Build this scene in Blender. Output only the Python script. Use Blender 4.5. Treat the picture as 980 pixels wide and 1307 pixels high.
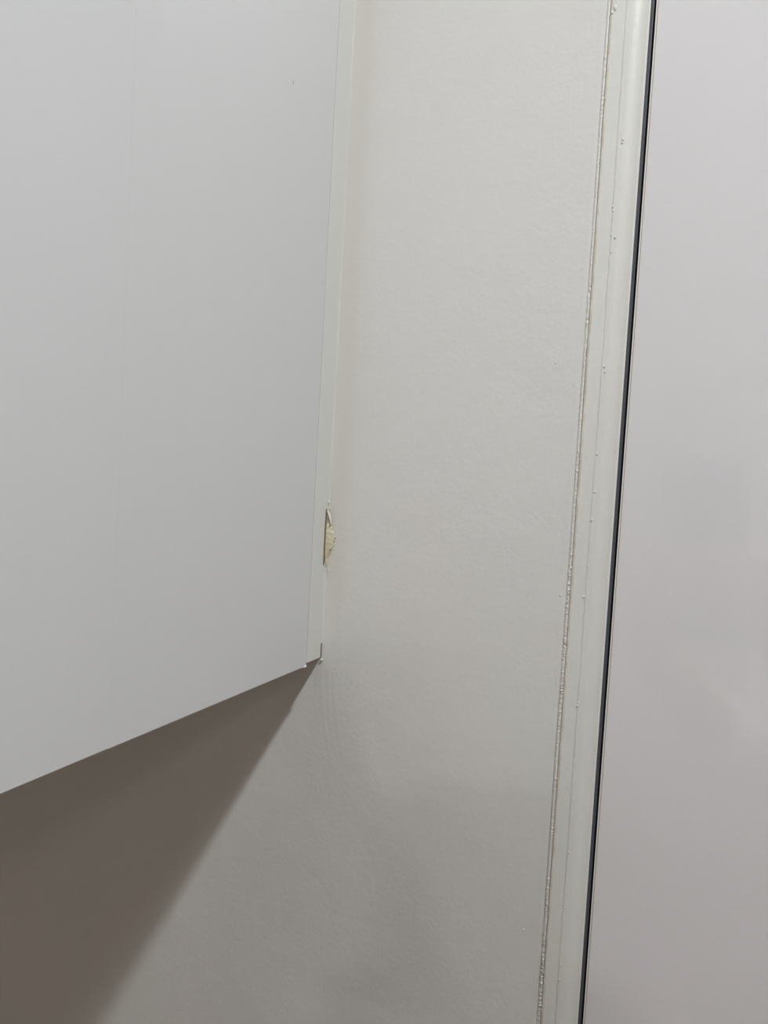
import bpy, bmesh, math, random
import numpy as np
from mathutils import Vector, Matrix, noise
random.seed(7)
for o in list(bpy.data.objects): bpy.data.objects.remove(o)
S = bpy.context.scene
COL = S.collection
# ------------------------------------------------------------------ camera
F, CX, CY = 985.0, 490.0, 653.5           # focal length in pixels on a 980 x 1307 frame
CAM = Vector((0, -0.385, 1.5))
R_ = Vector((0.91311937, 0.07249561, -0.40119497))      # camera right is the x column below
right = Vector((0.91311937, 0.403851, 0)); 
M3 = Matrix(((0.91311937, 0.07249561, -0.40119497), (-0.05583356, 0.99702788, 0.053085), (0.403851, -0.0260728, 0.91445316)))
# M3 rows: world x (right), world down, world forward, each in camera axes (right, down, forward)
wx, wd, wf = M3[0], M3[1], M3[2]
def cam_axis(i):   # camera axis i in world coordinates
    return Vector((wx[i], wf[i], -wd[i]))
CR, CD, CF = cam_axis(0), cam_axis(1), cam_axis(2)
cam_d = bpy.data.cameras.new('camera'); cam = bpy.data.objects.new('camera', cam_d); COL.objects.link(cam)
cam.matrix_world = Matrix(((CR.x, -CD.x, -CF.x, CAM.x), (CR.y, -CD.y, -CF.y, CAM.y), (CR.z, -CD.z, -CF.z, CAM.z), (0, 0, 0, 1)))
cam_d.sensor_fit = 'VERTICAL'; cam_d.sensor_height = 36.0; cam_d.lens = F * 36.0 / 1307.0
cam_d.clip_start = 0.01; cam_d.clip_end = 50
S.camera = cam
S.cycles.blur_glossy = 0.0; S.cycles.sample_clamp_indirect = 0.0
# ------------------------------------------------------------------ world, exposure, lights
w = bpy.data.worlds.new('world'); S.world = w; w.use_nodes = True
w.node_tree.nodes['Background'].inputs[0].default_value = (0.9, 0.93, 1, 1)
w.node_tree.nodes['Background'].inputs[1].default_value = 0.1
S.view_settings.view_transform = 'Standard'; S.view_settings.look = 'None'
S.view_settings.exposure = 0.0; S.view_settings.gamma = 1.0; S.view_settings.use_curve_mapping = False
ROOM = dict(x0=-1.7, x1=1.8, y0=-3.1, z1=2.30)
# (x, y, watts, lamp radius, colour)
LAMPS = [(0.30, -0.525, 8.5, 0.032, (0.965, 1.0, 1.01)),
         (0.345, -2.01, 6.3, 0.07, (1.0, 0.985, 0.96)),
         (0.95, -2.88, 6.3, 0.10, (1.0, 0.92, 0.84))]  # last lamp is added: unseen fill for the room's ambient light
for i, (x, y, p, r, c) in enumerate(LAMPS):
    ld = bpy.data.lights.new('lamp_light', 'AREA'); ld.shape = 'DISK'; ld.size = 2 * r; ld.energy = p; ld.color = c
    lo = bpy.data.objects.new('lamp_light', ld); lo.location = (x, y, ROOM['z1'] - 0.012); COL.objects.link(lo)

# ------------------------------------------------------------------ helpers
def tag(o, label=None, cat=None, group=None, kind=None):
    if label: o['label'] = label
    if cat: o['category'] = cat
    if group: o['group'] = group
    if kind: o['kind'] = kind
    return o
def obj(name, bm, mat, parent=None, smooth=False):
    me = bpy.data.meshes.new(name)
    bmesh.ops.recalc_face_normals(bm, faces=bm.faces[:])
    bm.to_mesh(me); bm.free()
    if smooth:
        for p in me.polygons: p.use_smooth = True
    if mat: me.materials.append(mat)
    o = bpy.data.objects.new(name, me); COL.objects.link(o)
    if parent:
        o.parent = parent
        o.matrix_parent_inverse = parent.matrix_world.inverted() if False else Matrix.Translation(-Vector(parent.location)) if parent.type == 'EMPTY' else Matrix.Identity(4)
    return o
def empty(name, loc):
    o = bpy.data.objects.new(name, None); o.location = loc; COL.objects.link(o); o.empty_display_size = 0.05
    return o
def box(bm, x0, x1, y0, y1, z0, z1, bev=0.0, seg=2):
    r = bmesh.ops.create_cube(bm, size=1)
    vs = r['verts']
    for v in vs:
        v.co = Vector((x0 if v.co.x < 0 else x1, y0 if v.co.y < 0 else y1, z0 if v.co.z < 0 else z1))
    if bev > 0:
        es = list({e for v in vs for e in v.link_edges})
        bmesh.ops.bevel(bm, geom=es, offset=bev, segments=seg, affect='EDGES', profile=0.5)
def boxo(name, mat, parent, x0, x1, y0, y1, z0, z1, bev=0.0, seg=2):
    bm = bmesh.new(); box(bm, x0, x1, y0, y1, z0, z1, bev, seg)
    return obj(name, bm, mat, parent)
def nz(x, z, s, seed=0.0):
    return noise.noise(Vector((x * s + seed, z * s - seed, seed * 1.7)))

# ------------------------------------------------------------------ materials
def mat(name, col, rough=0.5, spec=0.5, bumps=(), tint=None, metal=0.0, coat=0.0):
    m = bpy.data.materials.new(name); m.use_nodes = True
    nt = m.node_tree; b = nt.nodes['Principled BSDF']
    b.inputs['Base Color'].default_value = (*col, 1); b.inputs['Roughness'].default_value = rough
    b.inputs['Specular IOR Level'].default_value = spec; b.inputs['Metallic'].default_value = metal
    b.inputs['Coat Weight'].default_value = coat; b.inputs['Coat Roughness'].default_value = 0.05
    geo = nt.nodes.new('ShaderNodeNewGeometry'); prev = None
    for (scale, dist, stretch, detail) in bumps:
        mp = nt.nodes.new('ShaderNodeMapping'); mp.inputs['Scale'].default_value = stretch
        nt.links.new(geo.outputs['Position'], mp.inputs['Vector'])
        n = nt.nodes.new('ShaderNodeTexNoise'); n.inputs['Scale'].default_value = scale; n.inputs['Detail'].default_value = detail
        nt.links.new(mp.outputs['Vector'], n.inputs['Vector'])
        bp = nt.nodes.new('ShaderNodeBump'); bp.inputs['Distance'].default_value = dist; bp.inputs['Strength'].default_value = 1.0
        nt.links.new(n.outputs['Fac'], bp.inputs['Height'])
        if prev: nt.links.new(prev.outputs['Normal'], bp.inputs['Normal'])
        prev = bp
    if prev: nt.links.new(prev.outputs['Normal'], b.inputs['Normal'])
    if tint:      # (scale, other colour, low, high): soft mottling
        n = nt.nodes.new('ShaderNodeTexNoise'); n.inputs['Scale'].default_value = tint[0]; n.inputs['Detail'].default_value = 4
        nt.links.new(geo.outputs['Position'], n.inputs['Vector'])
        mr = nt.nodes.new('ShaderNodeMapRange'); mr.inputs['From Min'].default_value = tint[2]; mr.inputs['From Max'].default_value = tint[3]
        nt.links.new(n.outputs['Fac'], mr.inputs['Value'])
        mx = nt.nodes.new('ShaderNodeMix'); mx.data_type = 'RGBA'
        mx.inputs['A'].default_value = (*col, 1); mx.inputs['B'].default_value = (*tint[1], 1)
        nt.links.new(mr.outputs['Result'], mx.inputs['Factor']); nt.links.new(mx.outputs['Result'], b.inputs['Base Color'])
    return m
ONE = (1, 1, 1)
M_wall = mat('painted_wall', (0.70, 0.70, 0.68), 0.42, 0.4,
             bumps=[(420, 0.00010, (1, 1, 1), 3), (900, 0.00005, (1, 1, 0.35), 2), (45, 0.0004, ONE, 2)],
             tint=(9, (0.71, 0.695, 0.68), 0.4, 0.7))
nt = M_wall.node_tree; b_ = nt.nodes['Principled BSDF']; src = b_.inputs['Base Color'].links[0].from_socket
an = nt.nodes.new('ShaderNodeAttribute'); an.attribute_name = 'smear'
mx = nt.nodes.new('ShaderNodeMix'); mx.data_type = 'RGBA'; nt.links.new(an.outputs['Fac'], mx.inputs['Factor'])
nt.links.new(src, mx.inputs['A']); mx.inputs['B'].default_value = (0.67, 0.655, 0.615, 1); nt.links.new(mx.outputs['Result'], b_.inputs['Base Color'])
M_panel = mat('satin_cabinet_panel', (0.68, 0.69, 0.70), 0.12, 0.9, bumps=[(30, 0.00006, (1, 1, 0.4), 1)])
M_strip = mat('painted_filler_strip', (0.72, 0.73, 0.71), 0.38, 0.4, bumps=[(300, 0.00005, (1, 1, 0.2), 2)])
M_door = mat('gloss_door', (0.745, 0.735, 0.75), 0.04, 1.0, bumps=[(14, 0.00008, ONE, 1)])
M_endp = mat('painted_end_panel', (0.72, 0.72, 0.69), 0.4, 0.4, bumps=[(480, 0.00012, (1, 1, 0.7), 3), (60, 0.0003, ONE, 2)])
M_band = mat('edge_band', (0.80, 0.79, 0.76), 0.25, 0.5)
M_glue = mat('edge_glue_line', (0.42, 0.36, 0.27), 0.5, 0.3)
M_seal = mat('white_sealant', (0.74, 0.725, 0.69), 0.4, 0.5, bumps=[(700, 0.00015, ONE, 2)])
M_aged = mat('aged_sealant', (0.60, 0.54, 0.43), 0.45, 0.4, bumps=[(900, 0.0002, ONE, 3)], tint=(160, (0.70, 0.67, 0.6), 0.4, 0.6))
M_tan = mat('exposed_filler', (0.60, 0.54, 0.36), 0.35, 0.6, bumps=[(600, 0.0003, ONE, 3)], tint=(420, (0.68, 0.64, 0.50), 0.42, 0.62))
M_crack = mat('dark_crack', (0.20, 0.15, 0.09), 0.7, 0.2)  # dark brown for the cracks and small specks
M_gask = mat('slate_gasket', (0.07, 0.078, 0.09), 0.45, 0.4)
M_joint = mat('painted_joint_shade', (0.10, 0.10, 0.10), 0.8, 0.1)  # dark grey painted as shade inside the panel slot
M_dark = mat('painted_gap_shade', (0.01, 0.01, 0.014), 0.8, 0.1)  # near-black painted as shade inside the door gap
M_floor = mat('warm_floor', (0.42, 0.33, 0.26), 0.35, 0.4, bumps=[(6, 0.001, (8, 1, 1), 3)], tint=(5, (0.34, 0.25, 0.18), 0.4, 0.6))
M_ceil = mat('white_ceiling', (0.78, 0.77, 0.75), 0.7, 0.2, bumps=[(200, 0.0003, ONE, 2)])
M_room = mat('room_paint', (0.70, 0.655, 0.63), 0.6, 0.3, bumps=[(300, 0.0002, ONE, 2)])
M_phone = mat('dark_phone', (0.05, 0.052, 0.06), 0.25, 0.5)
M_bump = mat('phone_camera_glass', (0.16, 0.17, 0.19), 0.1, 0.6)
M_lens = mat('lens_glass', (0.01, 0.01, 0.015), 0.03, 0.8)
M_skin = mat('skin', (0.52, 0.33, 0.24), 0.5, 0.4, bumps=[(400, 0.0002, ONE, 2)])
M_shirt = mat('white_cotton', (0.74, 0.73, 0.72), 0.85, 0.2, bumps=[(700, 0.0003, ONE, 2)])
M_trous = mat('dark_denim', (0.06, 0.07, 0.10), 0.85, 0.2, bumps=[(800, 0.0003, ONE, 2)])
M_shoe = mat('dark_leather', (0.03, 0.028, 0.026), 0.5, 0.4)
M_hair = mat('brown_hair', (0.05, 0.032, 0.02), 0.6, 0.4, bumps=[(300, 0.001, (1, 1, 0.1), 2)])
M_eye = mat('eye_white', (0.75, 0.73, 0.7), 0.2, 0.5)
M_metal = mat('white_lamp_rim', (0.75, 0.75, 0.74), 0.35, 0.5)
M_lamp = bpy.data.materials.new('lamp_diffuser'); M_lamp.use_nodes = True
bl = M_lamp.node_tree.nodes['Principled BSDF']; bl.inputs['Base Color'].default_value = (0.8, 0.8, 0.8, 1)
bl.inputs['Emission Color'].default_value = (1, 0.97, 0.93, 1); bl.inputs['Emission Strength'].default_value = 6

# ------------------------------------------------------------------ measured places (metres)
XS = -0.2025          # face of the wall cabinet's side
ZB = 1.391            # its bottom edge
XC = -0.0662          # where the wall stops at the tall cabinet's end panel
XR = -0.0588          # ridge where the paint film ends on the end panel
G0, G1 = -0.0477, -0.0452   # the dark gap
XT = 0.56             # right side of the tall cabinet's door
ZT0, ZT1 = 0.10, 2.16

# ------------------------------------------------------------------ setting
x0, x1, y0, z1 = ROOM['x0'], ROOM['x1'], ROOM['y0'], ROOM['z1']
PX0, PX1, PZ0, PZ1 = -0.42, XC, 1.10, 1.80      # finely modelled patch of the wall
def wall_h(x, z):
    """relief of the hand-painted wall, metres towards the room"""
    h = 0.00022 * nz(x, z, 11, 3.1) + 0.00009 * nz(x, z, 42, 8.2)
    ex = min(1, (x - PX0) / 0.03) * min(1, (z - PZ0) / 0.03) * min(1, (PZ1 - z) / 0.03)
    # skimmed band of sealant feathered out along the cabinet
    if z > 1.20:
        u = (x - XS) / (0.0135 + 0.0015 * nz(0, z, 6, 5))
        if u > -0.2:
            k = 1 / (1 + math.exp((u - 1) * 9))
            fade = min(1, max(0, (z - 1.36) / 0.05))
            h += 0.00042 * k * fade
    # curved finger strokes in the paint under the corner of the cabinet
    if 1.30 < z < 1.40 and -0.21 < x < -0.16:
        t = (1.391 - z) / 0.05
        for c, a in ((-0.2005, 0.00013), (-0.1965, 0.00010), (-0.1925, 0.00008)):
            xc = c - 0.0012 + 0.007 * max(0, t) ** 2.2
            d = (x - xc) / 0.0009
            h += a * math.exp(-d * d) * max(0, min(1, 1.5 - t)) * max(0, min(1, t * 4))
    # brushed ridge beside the end panel
    d = (x - (XC - 0.0031)) / 0.0008
    h += 0.00010 * math.exp(-d * d)
    return h * max(0, ex)
def wall_patch():
    st = 0.0011
    nx = int((PX1 - PX0) / st) + 1; nzv = int((PZ1 - PZ0) / st) + 1
    xs = np.linspace(PX0, PX1, nx); zs = np.linspace(PZ0, PZ1, nzv)
    vs = [(x, -wall_h(x, z), z) for z in zs for x in xs]
    fs = [(j * nx + i, j * nx + i + 1, (j + 1) * nx + i + 1, (j + 1) * nx + i) for j in range(nzv - 1) for i in range(nx - 1)]
    return vs, fs
vs, fs = wall_patch(); nv = len(vs)
def quad(a, b, c, d):
    n = len(vs)
    vs.extend([(a, 0, c), (b, 0, c), (b, 0, d), (a, 0, d)]); fs.append((n, n + 1, n + 2, n + 3))
quad(x0, PX0, 0, z1); quad(PX0, XC, 0, PZ0); quad(PX0, XC, PZ1, z1)
quad(XC, XT + 0.02, ZT1 + 0.02, z1); quad(XT + 0.02, x1, 0, z1); quad(XC, XT + 0.02, 0, 0.02)
me = bpy.data.meshes.new('wall_back'); me.from_pydata(vs, [], fs); me.update()
for p in me.polygons: p.use_smooth = p.index < (len(fs) - 6)
at = me.attributes.new('smear', 'FLOAT', 'POINT')
sm_ = []
for (x, y, z) in vs:
    u = (x - XS) / (0.0138 + 0.0018 * nz(0, z, 6, 5) + 0.0006 * nz(0, z, 40, 9))
    sm_.append(0.0 if u > 2.2 or u < 0 or z < 1.3 else min(1, max(0, (z - 1.375) / 0.06)) / (1 + math.exp((u - 1) * 7)))
at.data.foreach_set('value', sm_)
me.materials.append(M_wall)
wall = bpy.data.objects.new('wall_back', me); COL.objects.link(wall)
tag(wall, 'off-white painted wall with light roller texture between the two cabinets', kind='structure')
def struct(name, m, *b):
    o = boxo(name, m, None, *b); tag(o, kind='structure'); return o
struct('floor', M_floor, x0, x1, y0, 0.65, -0.05, 0.0)
struct('ceiling', M_ceil, x0, x1, y0, 0.65, z1, z1 + 0.05)
struct('wall_left', M_room, x0 - 0.05, x0, y0, 0.65, 0, z1)
struct('wall_right', M_room, x1, x1 + 0.05, y0, 0.65, 0, z1)
struct('wall_niche', M_room, x0, x1, 0.62, 0.65, 0, z1)
struct('wall_front', M_ceil, x0, x1, y0 - 0.05, y0, 0, z1)

# ---- specks and drips of paint standing on the wall
def wpt(px, py, y=0.0):
    r = CR * (px - CX) + CD * (py - CY) + CF * F
    return CAM + r * ((y - CAM.y) / r.y)
def blob(bm, c, sx, sy, sz, seed):
    r = bmesh.ops.create_icosphere(bm, subdivisions=2, radius=1)
    for v in r['verts']:
        k = 1 + 0.35 * noise.noise(v.co * 1.3 + Vector((seed, 0, 0)))
        v.co = Vector((c.x + v.co.x * sx * k, c.y + v.co.y * sy * k, c.z + v.co.z * sz * k))
bm = bmesh.new()
for k, (px, py, s) in enumerate([(709, 463, 1.0), (668, 1187, 1.1), (715, 760, 1.2), (696, 1049, 0.8), (689, 935, 0.7), (752, 355, .6)]):
    c = wpt(px, py); blob(bm, c, 0.0004 * s, 0.00035, 0.0007 * s, k)
o = obj('paint_speck', bm, M_wall, wall, True); tag(o, kind='stuff')

# ------------------------------------------------------------------ sealant between cabinet and wall, with the torn place
zt = wpt(417, 652).z; zb = wpt(417, 722).z
def fillet(z0, z1_, w0, seed, n=160):
    bm = bmesh.new(); rows = []
    for i in range(n + 1):
        z = z0 + (z1_ - z0) * i / n
        w = w0 * (1 + 0.25 * nz(0, z, 60, seed))
        rows.append([bm.verts.new(Vector(p)) for p in ((XS - 0.0002, -w * 1.5, z), (XS + w * 0.28, -w * 0.55, z), (XS + w, -0.0002 - wall_h(XS + w, z), z), (XS + w, 0.002, z), (XS - 0.0002, 0.002, z))])
    for a, b in zip(rows, rows[1:]):
        for k in range(4): bm.faces.new((a[k], a[k + 1], b[k + 1], b[k]))
    return bm
zc0, zc1 = wpt(411, 840).z, wpt(411, 819).z
o = obj('sealant_bead', fillet(zt, 1.80, 0.0004, 2.0, 260), M_wall, wall, True)
o = obj('sealant_bead', fillet(zc1, zb, 0.0005, 4.0, 120), M_wall, wall, True)
o = obj('sealant_bead', fillet(ZB + 0.0015, zc0, 0.0005, 5.0, 20), M_wall, wall, True)
# exposed tan filler in the tear
def torn():
    bm = bmesh.new(); n = 46; m = 10; rows = []
    prof = [(0.0, 0.0006), (0.12, 0.0010), (0.25, 0.0016), (0.38, 0.0036), (0.5, 0.0046), (0.62, 0.0044), (0.72, 0.0030), (0.82, 0.0018), (1.0, 0.0008)]
    for i in range(n + 1):
        t = i / n; z = zt + 0.001 + (zb - zt - 0.001) * t
        w = 0.001
        for (a, wa), (b, wb) in zip(prof, prof[1:]):
            if a <= t <= b: w = wa + (wb - wa) * (t - a) / (b - a)
        w *= 1 + 0.12 * nz(t, 0, 22, 1)
        row = []
        for j in range(m + 1):
            s = j / m
            x = XS + 0.0001 + w * s
            y = -0.0026 * (1 - s) ** 1.4 * min(1, w / 0.0025) - 0.0006 - 0.0005 * nz(x, z, 900, 3) * (0 if j in (0,) else 1)
            row.append(bm.verts.new((x, y, z)))
        row.append(bm.verts.new((XS + 0.0001 + w * 1.03, 0.001, z)))
        rows.append(row)
    for a, b in zip(rows, rows[1:]):
        for k in range(len(a) - 1): bm.faces.new((a[k], a[k + 1], b[k + 1], b[k]))
    return bm
o = obj('exposed_filler', torn(), M_tan, wall, True); o['label'] = 'yellowish tan filler exposed in torn sealant'
# dark slit along the left of the tear, and the short one above the corner
def slit(za, zb_, y0_, y1_, mm, n=40, seed=1):
    bm = bmesh.new(); rows = []
    for i in range(n + 1):
        t = i / n; z = za + (zb_ - za) * t
        k = math.sin(math.pi * min(1, max(0, t))) ** 0.4
        w = (y1_ - y0_) * (0.35 + 0.65 * k) * (1 + 0.3 * nz(0, z, 300, seed)); yc = (y0_ + y1_) / 2
        rows.append([bm.verts.new((XS + 0.00025, yc - w / 2, z)), bm.verts.new((XS + 0.00025, yc + w / 2, z)), bm.verts.new((XS - 0.0006, yc + w / 2, z)), bm.verts.new((XS - 0.0006, yc - w / 2, z))])
    for a, b in zip(rows, rows[1:]):
        for k in range(4): bm.faces.new((a[k], a[(k + 1) % 4], b[(k + 1) % 4], b[k]))
    return obj('crack', bm, mm, wall)
slit(zt + 0.0012, zb + 0.0005, -0.0040, -0.0030, M_crack)
slit(zc0 + 0.0005, zc1 - 0.0005, -0.0014, -0.0009, M_crack, 14, 6)
# curled flap of paint over the tear
bm = bmesh.new(); rows = []
for i in range(15):
    t = i / 14; z = zt + 0.0006 + (-0.0080) * t
    w = 0.0011 * (math.sin(math.pi * min(1, 0.06 + 0.94 * t ** 0.8)) ** 0.8 + 0.08) * (1 + 0.25 * nz(0, z, 500, 2))
    row = []
    for j in range(7):
        s_ = j / 6
        x = XS + 0.00025 + w * s_ + 0.0022 * t ** 1.3
        y = -0.0030 + 0.0014 * t - 0.0009 * math.sin(math.pi * s_ * 0.8 + 0.3) * math.sin(math.pi * (0.15 + 0.8 * t)) + 0.0007 * s_
        row.append((Vector((x, y, z)), Vector((x + 0.0001, y + 0.0003, z))))
    rows.append(row)
F_, B_ = [[bm.verts.new(p[0]) for p in r] for r in rows], [[bm.verts.new(p[1]) for p in r] for r in rows]
for i in range(14):
    for j in range(6):
        bm.faces.new((F_[i][j], F_[i][j + 1], F_[i + 1][j + 1], F_[i + 1][j])); bm.faces.new((B_[i][j], B_[i + 1][j], B_[i + 1][j + 1], B_[i][j + 1]))
    bm.faces.new((F_[i][6], B_[i][6], B_[i + 1][6], F_[i + 1][6])); bm.faces.new((F_[i][0], F_[i + 1][0], B_[i + 1][0], B_[i][0]))
o = obj('paint_flap', bm, M_band, wall, True); o['label'] = 'curled white flap of loose paint'
# small dark specks and pale crumbs in and beside the tear
bm = bmesh.new()
for k, (px, py, s) in enumerate([(421, 671, 1.0), (427.5, 687, 0.8)]):
    blob(bm, wpt(px, py, -0.0022), 0.00035 * s, 0.0004, 0.0005 * s, 9 + k)
tag(obj('dark_speck', bm, M_crack, wall, True), kind='stuff')
bm = bmesh.new()
for k, (px, py, s) in enumerate([(420, 641, 1.1), (421.5, 648, .7), (418, 724, .7), (422, 700, .7), (420, 728, .6), (424, 697, .6)]):
    blob(bm, wpt(px, py, -0.0018), 0.0004 * s, 0.0005, 0.0009 * s, 19 + k)
tag(obj('sealant_crumb', bm, M_seal, wall, True), kind='stuff')

# ------------------------------------------------------------------ wall cabinet on the left
wc = empty('wall_cabinet', (-0.65, -0.16, ZB))
tag(wc, 'white satin wall cabinet seen along its flat side panel, open wall below it', 'cabinet')
YJ = -0.0178      # joint between side panel and filler strip
DEP, XL, ZTOP = -0.60, -1.10, 2.05
YS = -0.166       # faint shallow vertical step in the panel's face
boxo('side_panel', M_panel, wc, XS - 0.018, XS, YS - 0.00015, YJ, ZB, ZTOP, 0.00022)
boxo('side_panel', M_panel, wc, XS - 0.018, XS + 0.00012, DEP, YS + 0.00005, ZB + 0.0002, ZTOP, 0.00022)
boxo('filler_strip', M_strip, wc, XS - 0.018, XS - 0.0002, YJ + 0.0007, 0.003, ZB + 0.0013, ZTOP, 0.0004)
boxo('bottom_panel', M_panel, wc, XL + 0.018, XS - 0.018, DEP + 0.02, -0.004, ZB + 0.002, ZB + 0.018, 0.0004)
boxo('top_panel', M_panel, wc, XL + 0.018, XS - 0.018, DEP + 0.02, -0.004, ZTOP - 0.018, ZTOP, 0.0004)
boxo('side_panel', M_panel, wc, XL, XL + 0.018, DEP, 0.002, ZB, ZTOP, 0.0004)
boxo('back_panel', M_panel, wc, XL + 0.018, XS - 0.018, -0.004, -0.001, ZB + 0.01, ZTOP - 0.01)
xm = (XL + XS) / 2
boxo('cabinet_door', M_door, wc, XL + 0.0195, xm - 0.0015, DEP, DEP + 0.018, ZB + 0.002, ZTOP - 0.002, 0.001)
boxo('cabinet_door', M_door, wc, xm + 0.0015, XS - 0.0195, DEP, DEP + 0.018, ZB + 0.002, ZTOP - 0.002, 0.001)
# dark strip in the slot, its colour standing in for the shade there
boxo('joint_shade', M_joint, wc, XS - 0.012, XS - 0.0004, YJ + 0.00005, YJ + 0.0007, ZB + 0.001, ZTOP - 0.002)
# pale chips where the edging is knocked at the bottom corners
bm = bmesh.new()
blob(bm, Vector((XS - 0.0001, YJ - 0.0007, ZB + 0.0001)), 0.0007, 0.0010, 0.0007, 3)
blob(bm, Vector((XS - 0.0001, YJ - 0.0020, ZB - 0.0002)), 0.0004, 0.0009, 0.0004, 5)
blob(bm, Vector((XS - 0.0004, YJ + 0.0012, ZB + 0.0022)), 0.0003, 0.0006, 0.0006, 7)
o = obj('chipped_edging', bm, M_band, wc, True); o['label'] = 'pale chipped corner of the edging'
bm = bmesh.new(); blob(bm, Vector((XS + 0.0006, -0.0014, ZB + 0.0004)), 0.0008, 0.0009, 0.0006, 11)
tag(obj('sealant_crumb', bm, M_seal, wall, True), kind='stuff')
# small pit on the side panel
bm = bmesh.new(); blob(bm, Vector((XS, -0.0597, 1.6828)), 0.00012, 0.0005, 0.0007, 13)
o = obj('surface_mark', bm, M_glue, wc, True)
# thin edging line under the side panel
boxo('bottom_edging', M_glue, wc, XS - 0.0175, XS - 0.0003, DEP + 0.001, YJ - 0.0008, ZB - 0.00045, ZB + 0.0003, 0.0001)

# ------------------------------------------------------------------ tall built-in cabinet on the right
tc = empty('tall_cabinet', (0.25, 0.3, ZT0))
tag(tc, 'tall built-in cabinet with high-gloss white door and painted end panel, right of the wall', 'cabinet')
YE, YD = -0.0018, -0.0016     # front of the end panel and of the door
# end panel; its front edge carries a film of paint as far as the ridge
bm = bmesh.new(); box(bm, XC + 0.0004, G0, YE, 0.60, ZT0, ZT1, 0.0005, 3); obj('end_panel', bm, M_endp, tc)
def film(xa, xb_fn, yb, th, seed):
    bm = bmesh.new(); rows = []; n = 700; za, zb_ = 1.10, 1.80
    for i in range(n + 1):
        z = za + (zb_ - za) * i / n; xb = xb_fn(z)
        rows.append([bm.verts.new(p) for p in ((xa, yb, z), (xa, yb - th, z), (xb + 0.0022, yb - th * (0.8 + 0.3 * nz(0, z, 90, seed)), z), (xb + 0.0008, yb - th * 1.5, z), (xb + 0.0001, yb - th * 1.0, z), (xb, yb + 0.0001, z))])
    for a, b in zip(rows, rows[1:]):
        for k in range(5): bm.faces.new((a[k], a[k + 1], b[k + 1], b[k]))
    return bm
o = obj('paint_film', film(G0 - 0.0009, lambda z: XR + 0.00035 * nz(0, z, 14, 2) + 0.00012 * nz(0, z, 160, 4), YE + 0.00002, 0.00010, 6.0), M_endp, tc, True)
# ragged bead of sealant between wall and end panel
def bead():
    bm = bmesh.new(); rows = []; n = 2600; za, zb_ = 1.10, 1.80; m = 7
    for i in range(n + 1):
        z = za + (zb_ - za) * i / n
        rag = 0.5 + 0.5 * nz(0, z, 9, 12.5); rag = 0.25 + 0.75 * min(1, max(0, rag * 1.5 - 0.1))
        row = [bm.verts.new((XC - 0.0017 + 0.0001 * nz(0, z, 200, 1), 0.0006, z))]
        for j in range(m):
            s = j / (m - 1)
            wide = min(1, max(0, (1.47 - z) / 0.06))
            x = XC - 0.0015 - 0.0003 * wide + (0.0025 + 0.0007 * wide) * s + 0.00035 * rag * nz(s * 3, z, 900, 7) + 0.00015 * nz(0, z, 20, 3)
            y = -0.0003 - 0.0006 * math.sin(math.pi * min(1, s * 1.35)) - 0.0018 * max(0, s - 0.72) / 0.28 * 0.55
            y -= (0.00060 + 0.0004 * wide) * rag * (0.4 + abs(nz(1, z, 70, 4)) * 2.2) * nz(s * 2, z, 900 + 350 * nz(0, z, 3, 4), 5) * (1 if 0 < j < m - 1 else 0)
            row.append(bm.verts.new((x, y, z)))
        row.append(bm.verts.new((XC + 0.0011, 0.0006, z)))
        rows.append(row)
    for a, b in zip(rows, rows[1:]):
        for k in range(len(a) - 1): bm.faces.new((a[k], a[k + 1], b[k + 1], b[k]))
    return bm
o = obj('sealant_bead', bead(), M_seal, tc, True); o['label'] = 'ragged off-white sealant bead with nibs along its edge'
# beige aged line beside the bead
bm = bmesh.new(); rows = []
for i in range(601):
    z = 1.10 + 0.70 * i / 600
    a = XC + 0.0007 + 0.0001 * nz(0, z, 60, 2); b = a + 0.00075 + 0.0003 * nz(0, z, 18, 9)
    rows.append([bm.verts.new(p) for p in ((a, YE + 0.0004, z), (a, YE - 0.00006, z), (b, YE - 0.00006, z), (b, YE + 0.0004, z))])
for a, b in zip(rows, rows[1:]):
    for k in range(3): bm.faces.new((a[k], a[k + 1], b[k + 1], b[k]))
o = obj('aged_sealant', bm, M_aged, tc, False); o['label'] = 'beige yellowed line of old sealant'
# nibs and smears along the ridge
bm = bmesh.new()
nibs = [(785, 10, 1.6, 1), (781, 16, 1.2, 1), (795, 178, 1.0, 1), (794, 182, .8, 1), (782, 264, .9, 1), (782, 269, .8, 1), (785, 303, 1.0, 1), (780, 300, .8, 1), (780, 322, .7, 1), (771, 468, 1.0, 1),
        (772, 475, .8, 1), (762, 580, 1.0, 1), (759, 628, 1.1, 1), (755, 664, 1.1, 1), (750, 722, .6, 1), (745, 762, 1.0, 1), (737, 901, 1.2, 1), (738, 897, 1.0, 1), (726, 1088, .8, 1), (721, 1158, .8, 1), (714, 1250, .7, 1), (716, 1232, .7, 1)]
for k, (px, py, s, _) in enumerate(nibs):
    blob(bm, wpt(px, py, YE), 0.00050 * s, 0.00055, 0.0008 * s, 31 + k)
tag(obj('paint_nib', bm, M_endp, tc, True), kind='stuff')
# gap: slate gasket on the left, near-black strip behind, painted as the gap's shade
boxo('gasket', M_gask, tc, G0 - 0.0001, G0 + 0.00150, YE + 0.0009, 0.010, ZT0, ZT1, 0.0004)
boxo('gap_shade', M_dark, tc, G0, G1 + 0.003, 0.0045, 0.008, ZT0, ZT1)
boxo('edge_band', M_band, tc, G0 - 0.0009, G0 + 0.00006, YE - 0.00012, 0.012, ZT0, ZT1, 0.0003, 3)
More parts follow.
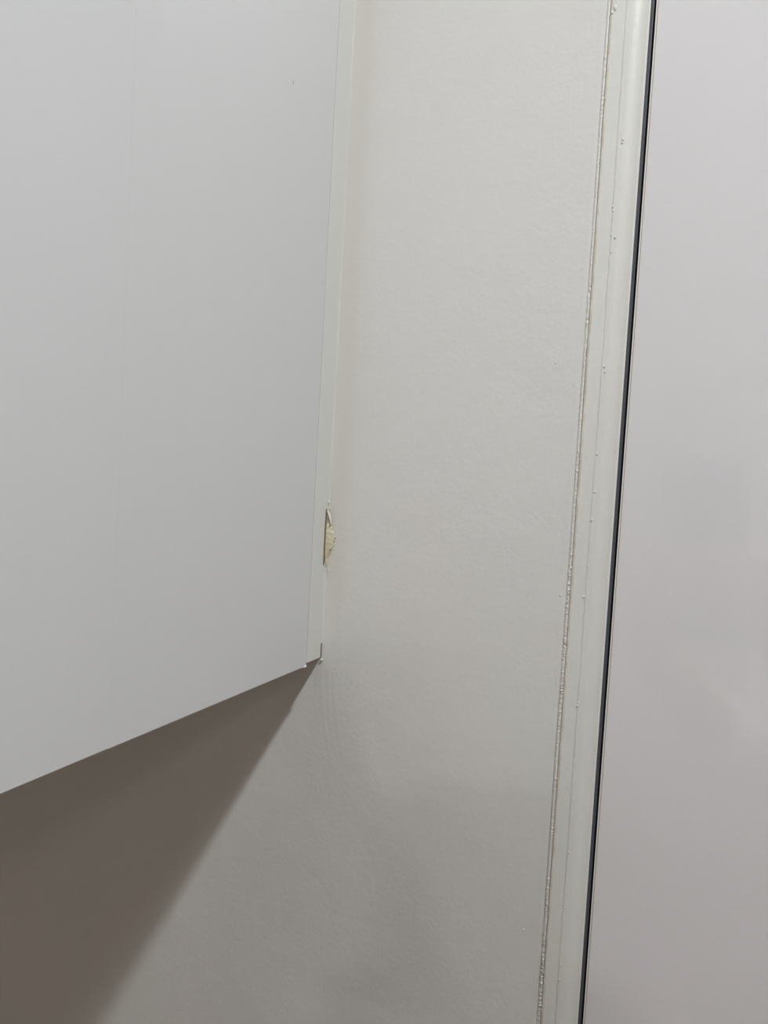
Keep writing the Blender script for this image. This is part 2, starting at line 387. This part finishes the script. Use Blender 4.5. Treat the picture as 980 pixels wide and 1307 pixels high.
# door: slab, glue line and edge band
door = boxo('cabinet_door', M_door, tc, G1 + 0.0009, XT, YD, YD + 0.019, ZT0, ZT1, 0.0002)
boxo('glue_line', M_glue, tc, G1 + 0.00062, G1 + 0.0010, YD + 0.00003, YD + 0.018, ZT0, ZT1)
boxo('edge_band', M_band, tc, G1, G1 + 0.00064, YD - 0.00002, YD + 0.018, ZT0, ZT1, 0.0002)
boxo('end_panel', M_endp, tc, XT + 0.002, XT + 0.018, YE, 0.60, ZT0, ZT1, 0.0005)
boxo('plinth', M_endp, tc, XC + 0.001, XT + 0.018, 0.02, 0.60, 0.0, ZT0 - 0.001, 0.0005)
boxo('top_panel', M_endp, tc, G1, XT, 0.02, 0.60, ZT1 - 0.02, ZT1)
boxo('back_panel', M_endp, tc, G1, XT, 0.59, 0.60, ZT0, ZT1 - 0.02)

# ------------------------------------------------------------------ ceiling lamps
for i, (x, y, p, r, c) in enumerate(LAMPS):
    t = empty('ceiling_lamp', (x, y, z1))
    where = ['nearest the tall cabinet', 'behind the photographer', 'added unseen at the rear right for fill light'][i]
    tag(t, 'small round white recessed downlight ' + where, 'lamp', 'recessed downlights in the ceiling')
    bm = bmesh.new()
    a = [bm.verts.new((x + math.cos(k * math.tau / 32) * (r + 0.018), y + math.sin(k * math.tau / 32) * (r + 0.018), z1)) for k in range(32)]
    b = [bm.verts.new((x + math.cos(k * math.tau / 32) * (r + 0.014), y + math.sin(k * math.tau / 32) * (r + 0.014), z1 - 0.008)) for k in range(32)]
    d = [bm.verts.new((x + math.cos(k * math.tau / 32) * r, y + math.sin(k * math.tau / 32) * r, z1 - 0.006)) for k in range(32)]
    for k in range(32):
        q = (k + 1) % 32
        bm.faces.new((a[k], a[q], b[q], b[k])); bm.faces.new((b[k], b[q], d[q], d[k]))
    obj('rim', bm, M_metal, t, True)
    bm = bmesh.new(); bm.faces.new([bm.verts.new((x + math.cos(k * math.tau / 32) * r, y + math.sin(k * math.tau / 32) * r, z1 - 0.0055)) for k in range(32)])
    obj('diffuser', bm, M_lamp, t)

# ------------------------------------------------------------------ the phone and its photographer, mirrored faintly in the gloss door
def P(a, d, f): return CAM + CR * a + CD * d + CF * f        # right, down, forward of the lens
def rbox(bm, a0, a1, d0, d1, f0, f1, rad, n=6):
    ring = []
    for (ca, cd, st) in ((a1 - rad, d0 + rad, -90), (a1 - rad, d1 - rad, 0), (a0 + rad, d1 - rad, 90), (a0 + rad, d0 + rad, 180)):
        for k in range(n + 1):
            an = math.radians(st + 90 * k / n); ring.append((ca + rad * math.cos(an), cd + rad * math.sin(an)))
    A = [bm.verts.new(P(a, d, f0)) for a, d in ring]; B = [bm.verts.new(P(a, d, f1)) for a, d in ring]
    bm.faces.new(A); bm.faces.new(B[::-1])
    for k in range(len(ring)): bm.faces.new((A[k], A[(k + 1) % len(ring)], B[(k + 1) % len(ring)], B[k]))
ph = empty('smartphone', P(0, 0.06, -0.008))
tag(ph, 'dark smartphone held upright, mirrored faintly in the gloss door', 'phone')
PA0, PA1, PD0, PD1 = -0.0625, 0.0156, -0.028, 0.143
bm = bmesh.new(); rbox(bm, PA0, PA1, PD0, PD1, -0.0125, -0.0045, 0.013)
es = [e for e in bm.edges if len(e.link_faces) == 2 and any(len(f.verts) > 4 for f in e.link_faces)]
bmesh.ops.bevel(bm, geom=es, offset=0.0012, segments=2, affect='EDGES'); obj('phone_body', bm, M_phone, ph)
bm = bmesh.new(); rbox(bm, -0.0245, 0.0125, -0.0245, 0.0135, -0.0045, -0.0025, 0.009); isl = obj('camera_island', bm, M_bump, ph)
for (a, d) in ((0.0, 0.0), (0.001, -0.0165), (-0.0155, -0.008)):
    bm = bmesh.new(); r = bmesh.ops.create_cone(bm, cap_ends=True, segments=24, radius1=0.0062, radius2=0.0058, depth=0.0014)
    q = Matrix(((CR.x, -CD.x, CF.x), (CR.y, -CD.y, CF.y), (CR.z, -CD.z, CF.z))).to_4x4()
    for v in bm.verts: v.co = P(a, d, -0.0018) + q.to_3x3() @ v.co
    obj('camera_lens', bm, M_lens, isl)
bm = bmesh.new(); rbox(bm, PA0 + 0.003, PA1 - 0.003, PD0 + 0.003, PD1 - 0.003, -0.0129, -0.0125, 0.011); obj('screen', bm, M_lens, ph)

def skin(name, m, parent, chains, root, sub=2):
    """chains: lists of (point, radius or (rx, ry)); points equal within 0.1 mm are shared joints"""
    verts, rad, edges, idx = [], [], [], {}
    def vid(p, r):
        k = (round(p[0], 4), round(p[1], 4), round(p[2], 4))
        if k not in idx: idx[k] = len(verts); verts.append(Vector(p)); rad.append(r)
        return idx[k]
    for ch in chains:
        ids = [vid(p, r) for p, r in ch]
        edges += list(zip(ids, ids[1:]))
    me = bpy.data.meshes.new(name); me.from_pydata(verts, edges, []); me.update()
    o = bpy.data.objects.new(name, me); COL.objects.link(o)
    sm = o.modifiers.new('skin', 'SKIN'); sm.use_smooth_shade = True
    for i, r in enumerate(rad):
        d = me.skin_vertices[0].data[i]; d.radius = r if isinstance(r, tuple) else (r, r); d.use_root = (i == root)
    ss = o.modifiers.new('sub', 'SUBSURF'); ss.levels = sub; ss.render_levels = sub
    dg = bpy.context.evaluated_depsgraph_get(); me2 = bpy.data.meshes.new_from_object(o.evaluated_get(dg))
    bpy.data.objects.remove(o); me2.name = name
    me2.materials.clear(); me2.materials.append(m)
    for p in me2.polygons: p.use_smooth = True
    o = bpy.data.objects.new(name, me2); COL.objects.link(o)
    if parent: o.parent = parent; o.matrix_parent_inverse = Matrix.Translation(-Vector(parent.location))
    return o
BX, BY = 0.30, -0.86
pe = empty('person', (BX, BY, 0))
tag(pe, 'person in a white shirt standing and holding up the smartphone, mirrored faintly in the door', 'person')
pel = (BX, BY, 0.95); ch = (BX - 0.01, BY - 0.01, 1.25); nb = (BX - 0.01, BY + 0.005, 1.44)
neck = (BX - 0.012, BY + 0.03, 1.51); hd1 = (BX - 0.015, BY + 0.055, 1.59); hd2 = (BX - 0.015, BY + 0.055, 1.67)
chin = (BX - 0.02, BY + 0.115, 1.555)
sL = (BX - 0.17, BY + 0.015, 1.40); sR = (BX + 0.16, BY, 1.40)
wrL = tuple(P(-0.088, 0.165, -0.030)); wrR = tuple(P(0.048, 0.175, -0.032))
elL = (0.055, -0.70, 1.14); elR = (0.40, -0.66, 1.13)
def fing(pts, rs): return [(tuple(P(*p)), r) for p, r in zip(pts, rs)]
def hand(sgn, edge, wrist):
    """palm beside the phone edge, fingers wrapped over its back, thumb on the screen side"""
    out = []; a = edge + sgn * 0.024
    palm = tuple(P(a, 0.112, -0.022)); out.append([(wrist, 0.024), (palm, (0.026, 0.016))])
    for k, (d, L) in enumerate(((0.062, 0.040), (0.082, 0.046), (0.101, 0.042), (0.118, 0.033))):
        kn = (edge + sgn * 0.019, d + 0.004, -0.010)
        pts = [(a, 0.112 + 0.010 * k, -0.018), kn, (edge + sgn * 0.006, d, 0.0070), (edge - sgn * L * 0.55, d - 0.003, 0.0070), (edge - sgn * L, d - 0.004, 0.0050)]
        out.append([(palm, (0.026, 0.016))] + fing(pts[1:], (0.0098, 0.0088, 0.0080, 0.0066)))
    out.append([(palm, (0.026, 0.016))] + fing([(edge + sgn * 0.012, 0.100, -0.027), (edge - sgn * 0.004, 0.080, -0.0235), (edge - sgn * 0.018, 0.064, -0.0210)], (0.012, 0.0095, 0.0078)))
    return out
H = hand(-1, PA0, wrL) + hand(1, PA1, wrR)
hipL = (BX - 0.09, BY, 0.90); hipR = (BX + 0.09, BY, 0.90)
chains = [[(pel, 0.125), (ch, 0.128), (nb, 0.075), (neck, 0.052), (hd1, (0.070, 0.085)), (hd2, (0.073, 0.088)), ((hd2[0], hd2[1] - 0.01, 1.72), (0.055, 0.065))],
          [(hd1, (0.070, 0.085)), (chin, 0.030)],
          [(nb, 0.075), (sL, 0.058), (elL, 0.042), (tuple((Vector(elL) * 0.6 + Vector(wrL) * 0.4)), 0.040), (wrL, 0.024)],
          [(nb, 0.075), (sR, 0.058), (elR, 0.042), (tuple((Vector(elR) * 0.6 + Vector(wrR) * 0.4)), 0.040), (wrR, 0.024)]] + H
for hx, s in ((hipL, -1), (hipR, 1)):
    chains.append([(pel, 0.125), (hx, 0.088), ((hx[0] + s * 0.01, BY + 0.02, 0.50), 0.056), ((hx[0] + s * 0.01, BY - 0.005, 0.30), 0.054), ((hx[0] + s * 0.01, BY - 0.02, 0.09), 0.036), ((hx[0] + s * 0.025, BY + 0.12, 0.03), 0.026)])
skin('body', M_skin, pe, chains, 0)
def g(c, k): return [(p, tuple(x + k for x in r) if isinstance(r, tuple) else r + k) for p, r in c]
fL = tuple(Vector(elL) * 0.45 + Vector(wrL) * 0.55); fR = tuple(Vector(elR) * 0.45 + Vector(wrR) * 0.55)
skin('shirt', M_shirt, pe, [[((BX, BY, 0.80), 0.120), ((BX, BY, 1.0), 0.160), (ch, 0.152), (nb, 0.092), (tuple(Vector(nb) * 0.6 + Vector(neck) * 0.4), 0.066)],
     g([(nb, 0.080), (sL, 0.062), (elL, 0.046), (fL, 0.040)], 0.012), g([(nb, 0.080), (sR, 0.062), (elR, 0.046), (fR, 0.040)], 0.012)], 1)
for hx, s in ((hipL, -1), (hipR, 1)):
    skin('trouser_leg', M_trous, pe, [[((BX + s * 0.045, BY, 1.04), 0.095), ((hx[0] - s * 0.02, BY, 0.87), 0.125), ((hx[0] + s * 0.005, BY + 0.015, 0.68), 0.088), ((hx[0] + s * 0.01, BY + 0.02, 0.50), 0.072), ((hx[0] + s * 0.01, BY - 0.02, 0.10), 0.056)]], 1)
for hx, s in ((hipL, -1), (hipR, 1)):
    skin('shoe', M_shoe, pe, [[((hx[0] + s * 0.01, BY - 0.05, 0.045), 0.044), ((hx[0] + s * 0.015, BY + 0.05, 0.042), 0.042), ((hx[0] + s * 0.025, BY + 0.15, 0.035), 0.036)]], 0)
skin('hair', M_hair, pe, [[((hd2[0], hd2[1] - 0.065, 1.57), 0.045), ((hd2[0], hd2[1] - 0.045, 1.66), (0.075, 0.07)), ((hd2[0], hd2[1] - 0.01, 1.715), (0.074, 0.080)), ((hd2[0], hd2[1] + 0.045, 1.735), (0.055, 0.035))]], 0)
hx_, hy_ = hd1[0], hd1[1]
skin('nose', M_skin, pe, [[((hx_, hy_ + 0.082, 1.645), 0.009), ((hx_, hy_ + 0.100, 1.612), 0.013)]], 0, 1)
skin('mouth', mat('lips', (0.45, 0.2, 0.17), 0.4), pe, [[((hx_ - 0.02, hy_ + 0.080, 1.583), 0.005), ((hx_, hy_ + 0.088, 1.584), 0.007), ((hx_ + 0.02, hy_ + 0.080, 1.583), 0.005)]], 0, 1)
for s in (-1, 1):
    bm = bmesh.new(); blob(bm, Vector((hx_ + s * 0.031, hy_ + 0.074, 1.648)), 0.012, 0.012, 0.009, 0); obj('eye', bm, M_eye, pe, True)
    bm = bmesh.new(); blob(bm, Vector((hx_ + s * 0.079, hy_ - 0.005, 1.63)), 0.010, 0.018, 0.032, 2); obj('ear', bm, M_skin, pe, True)
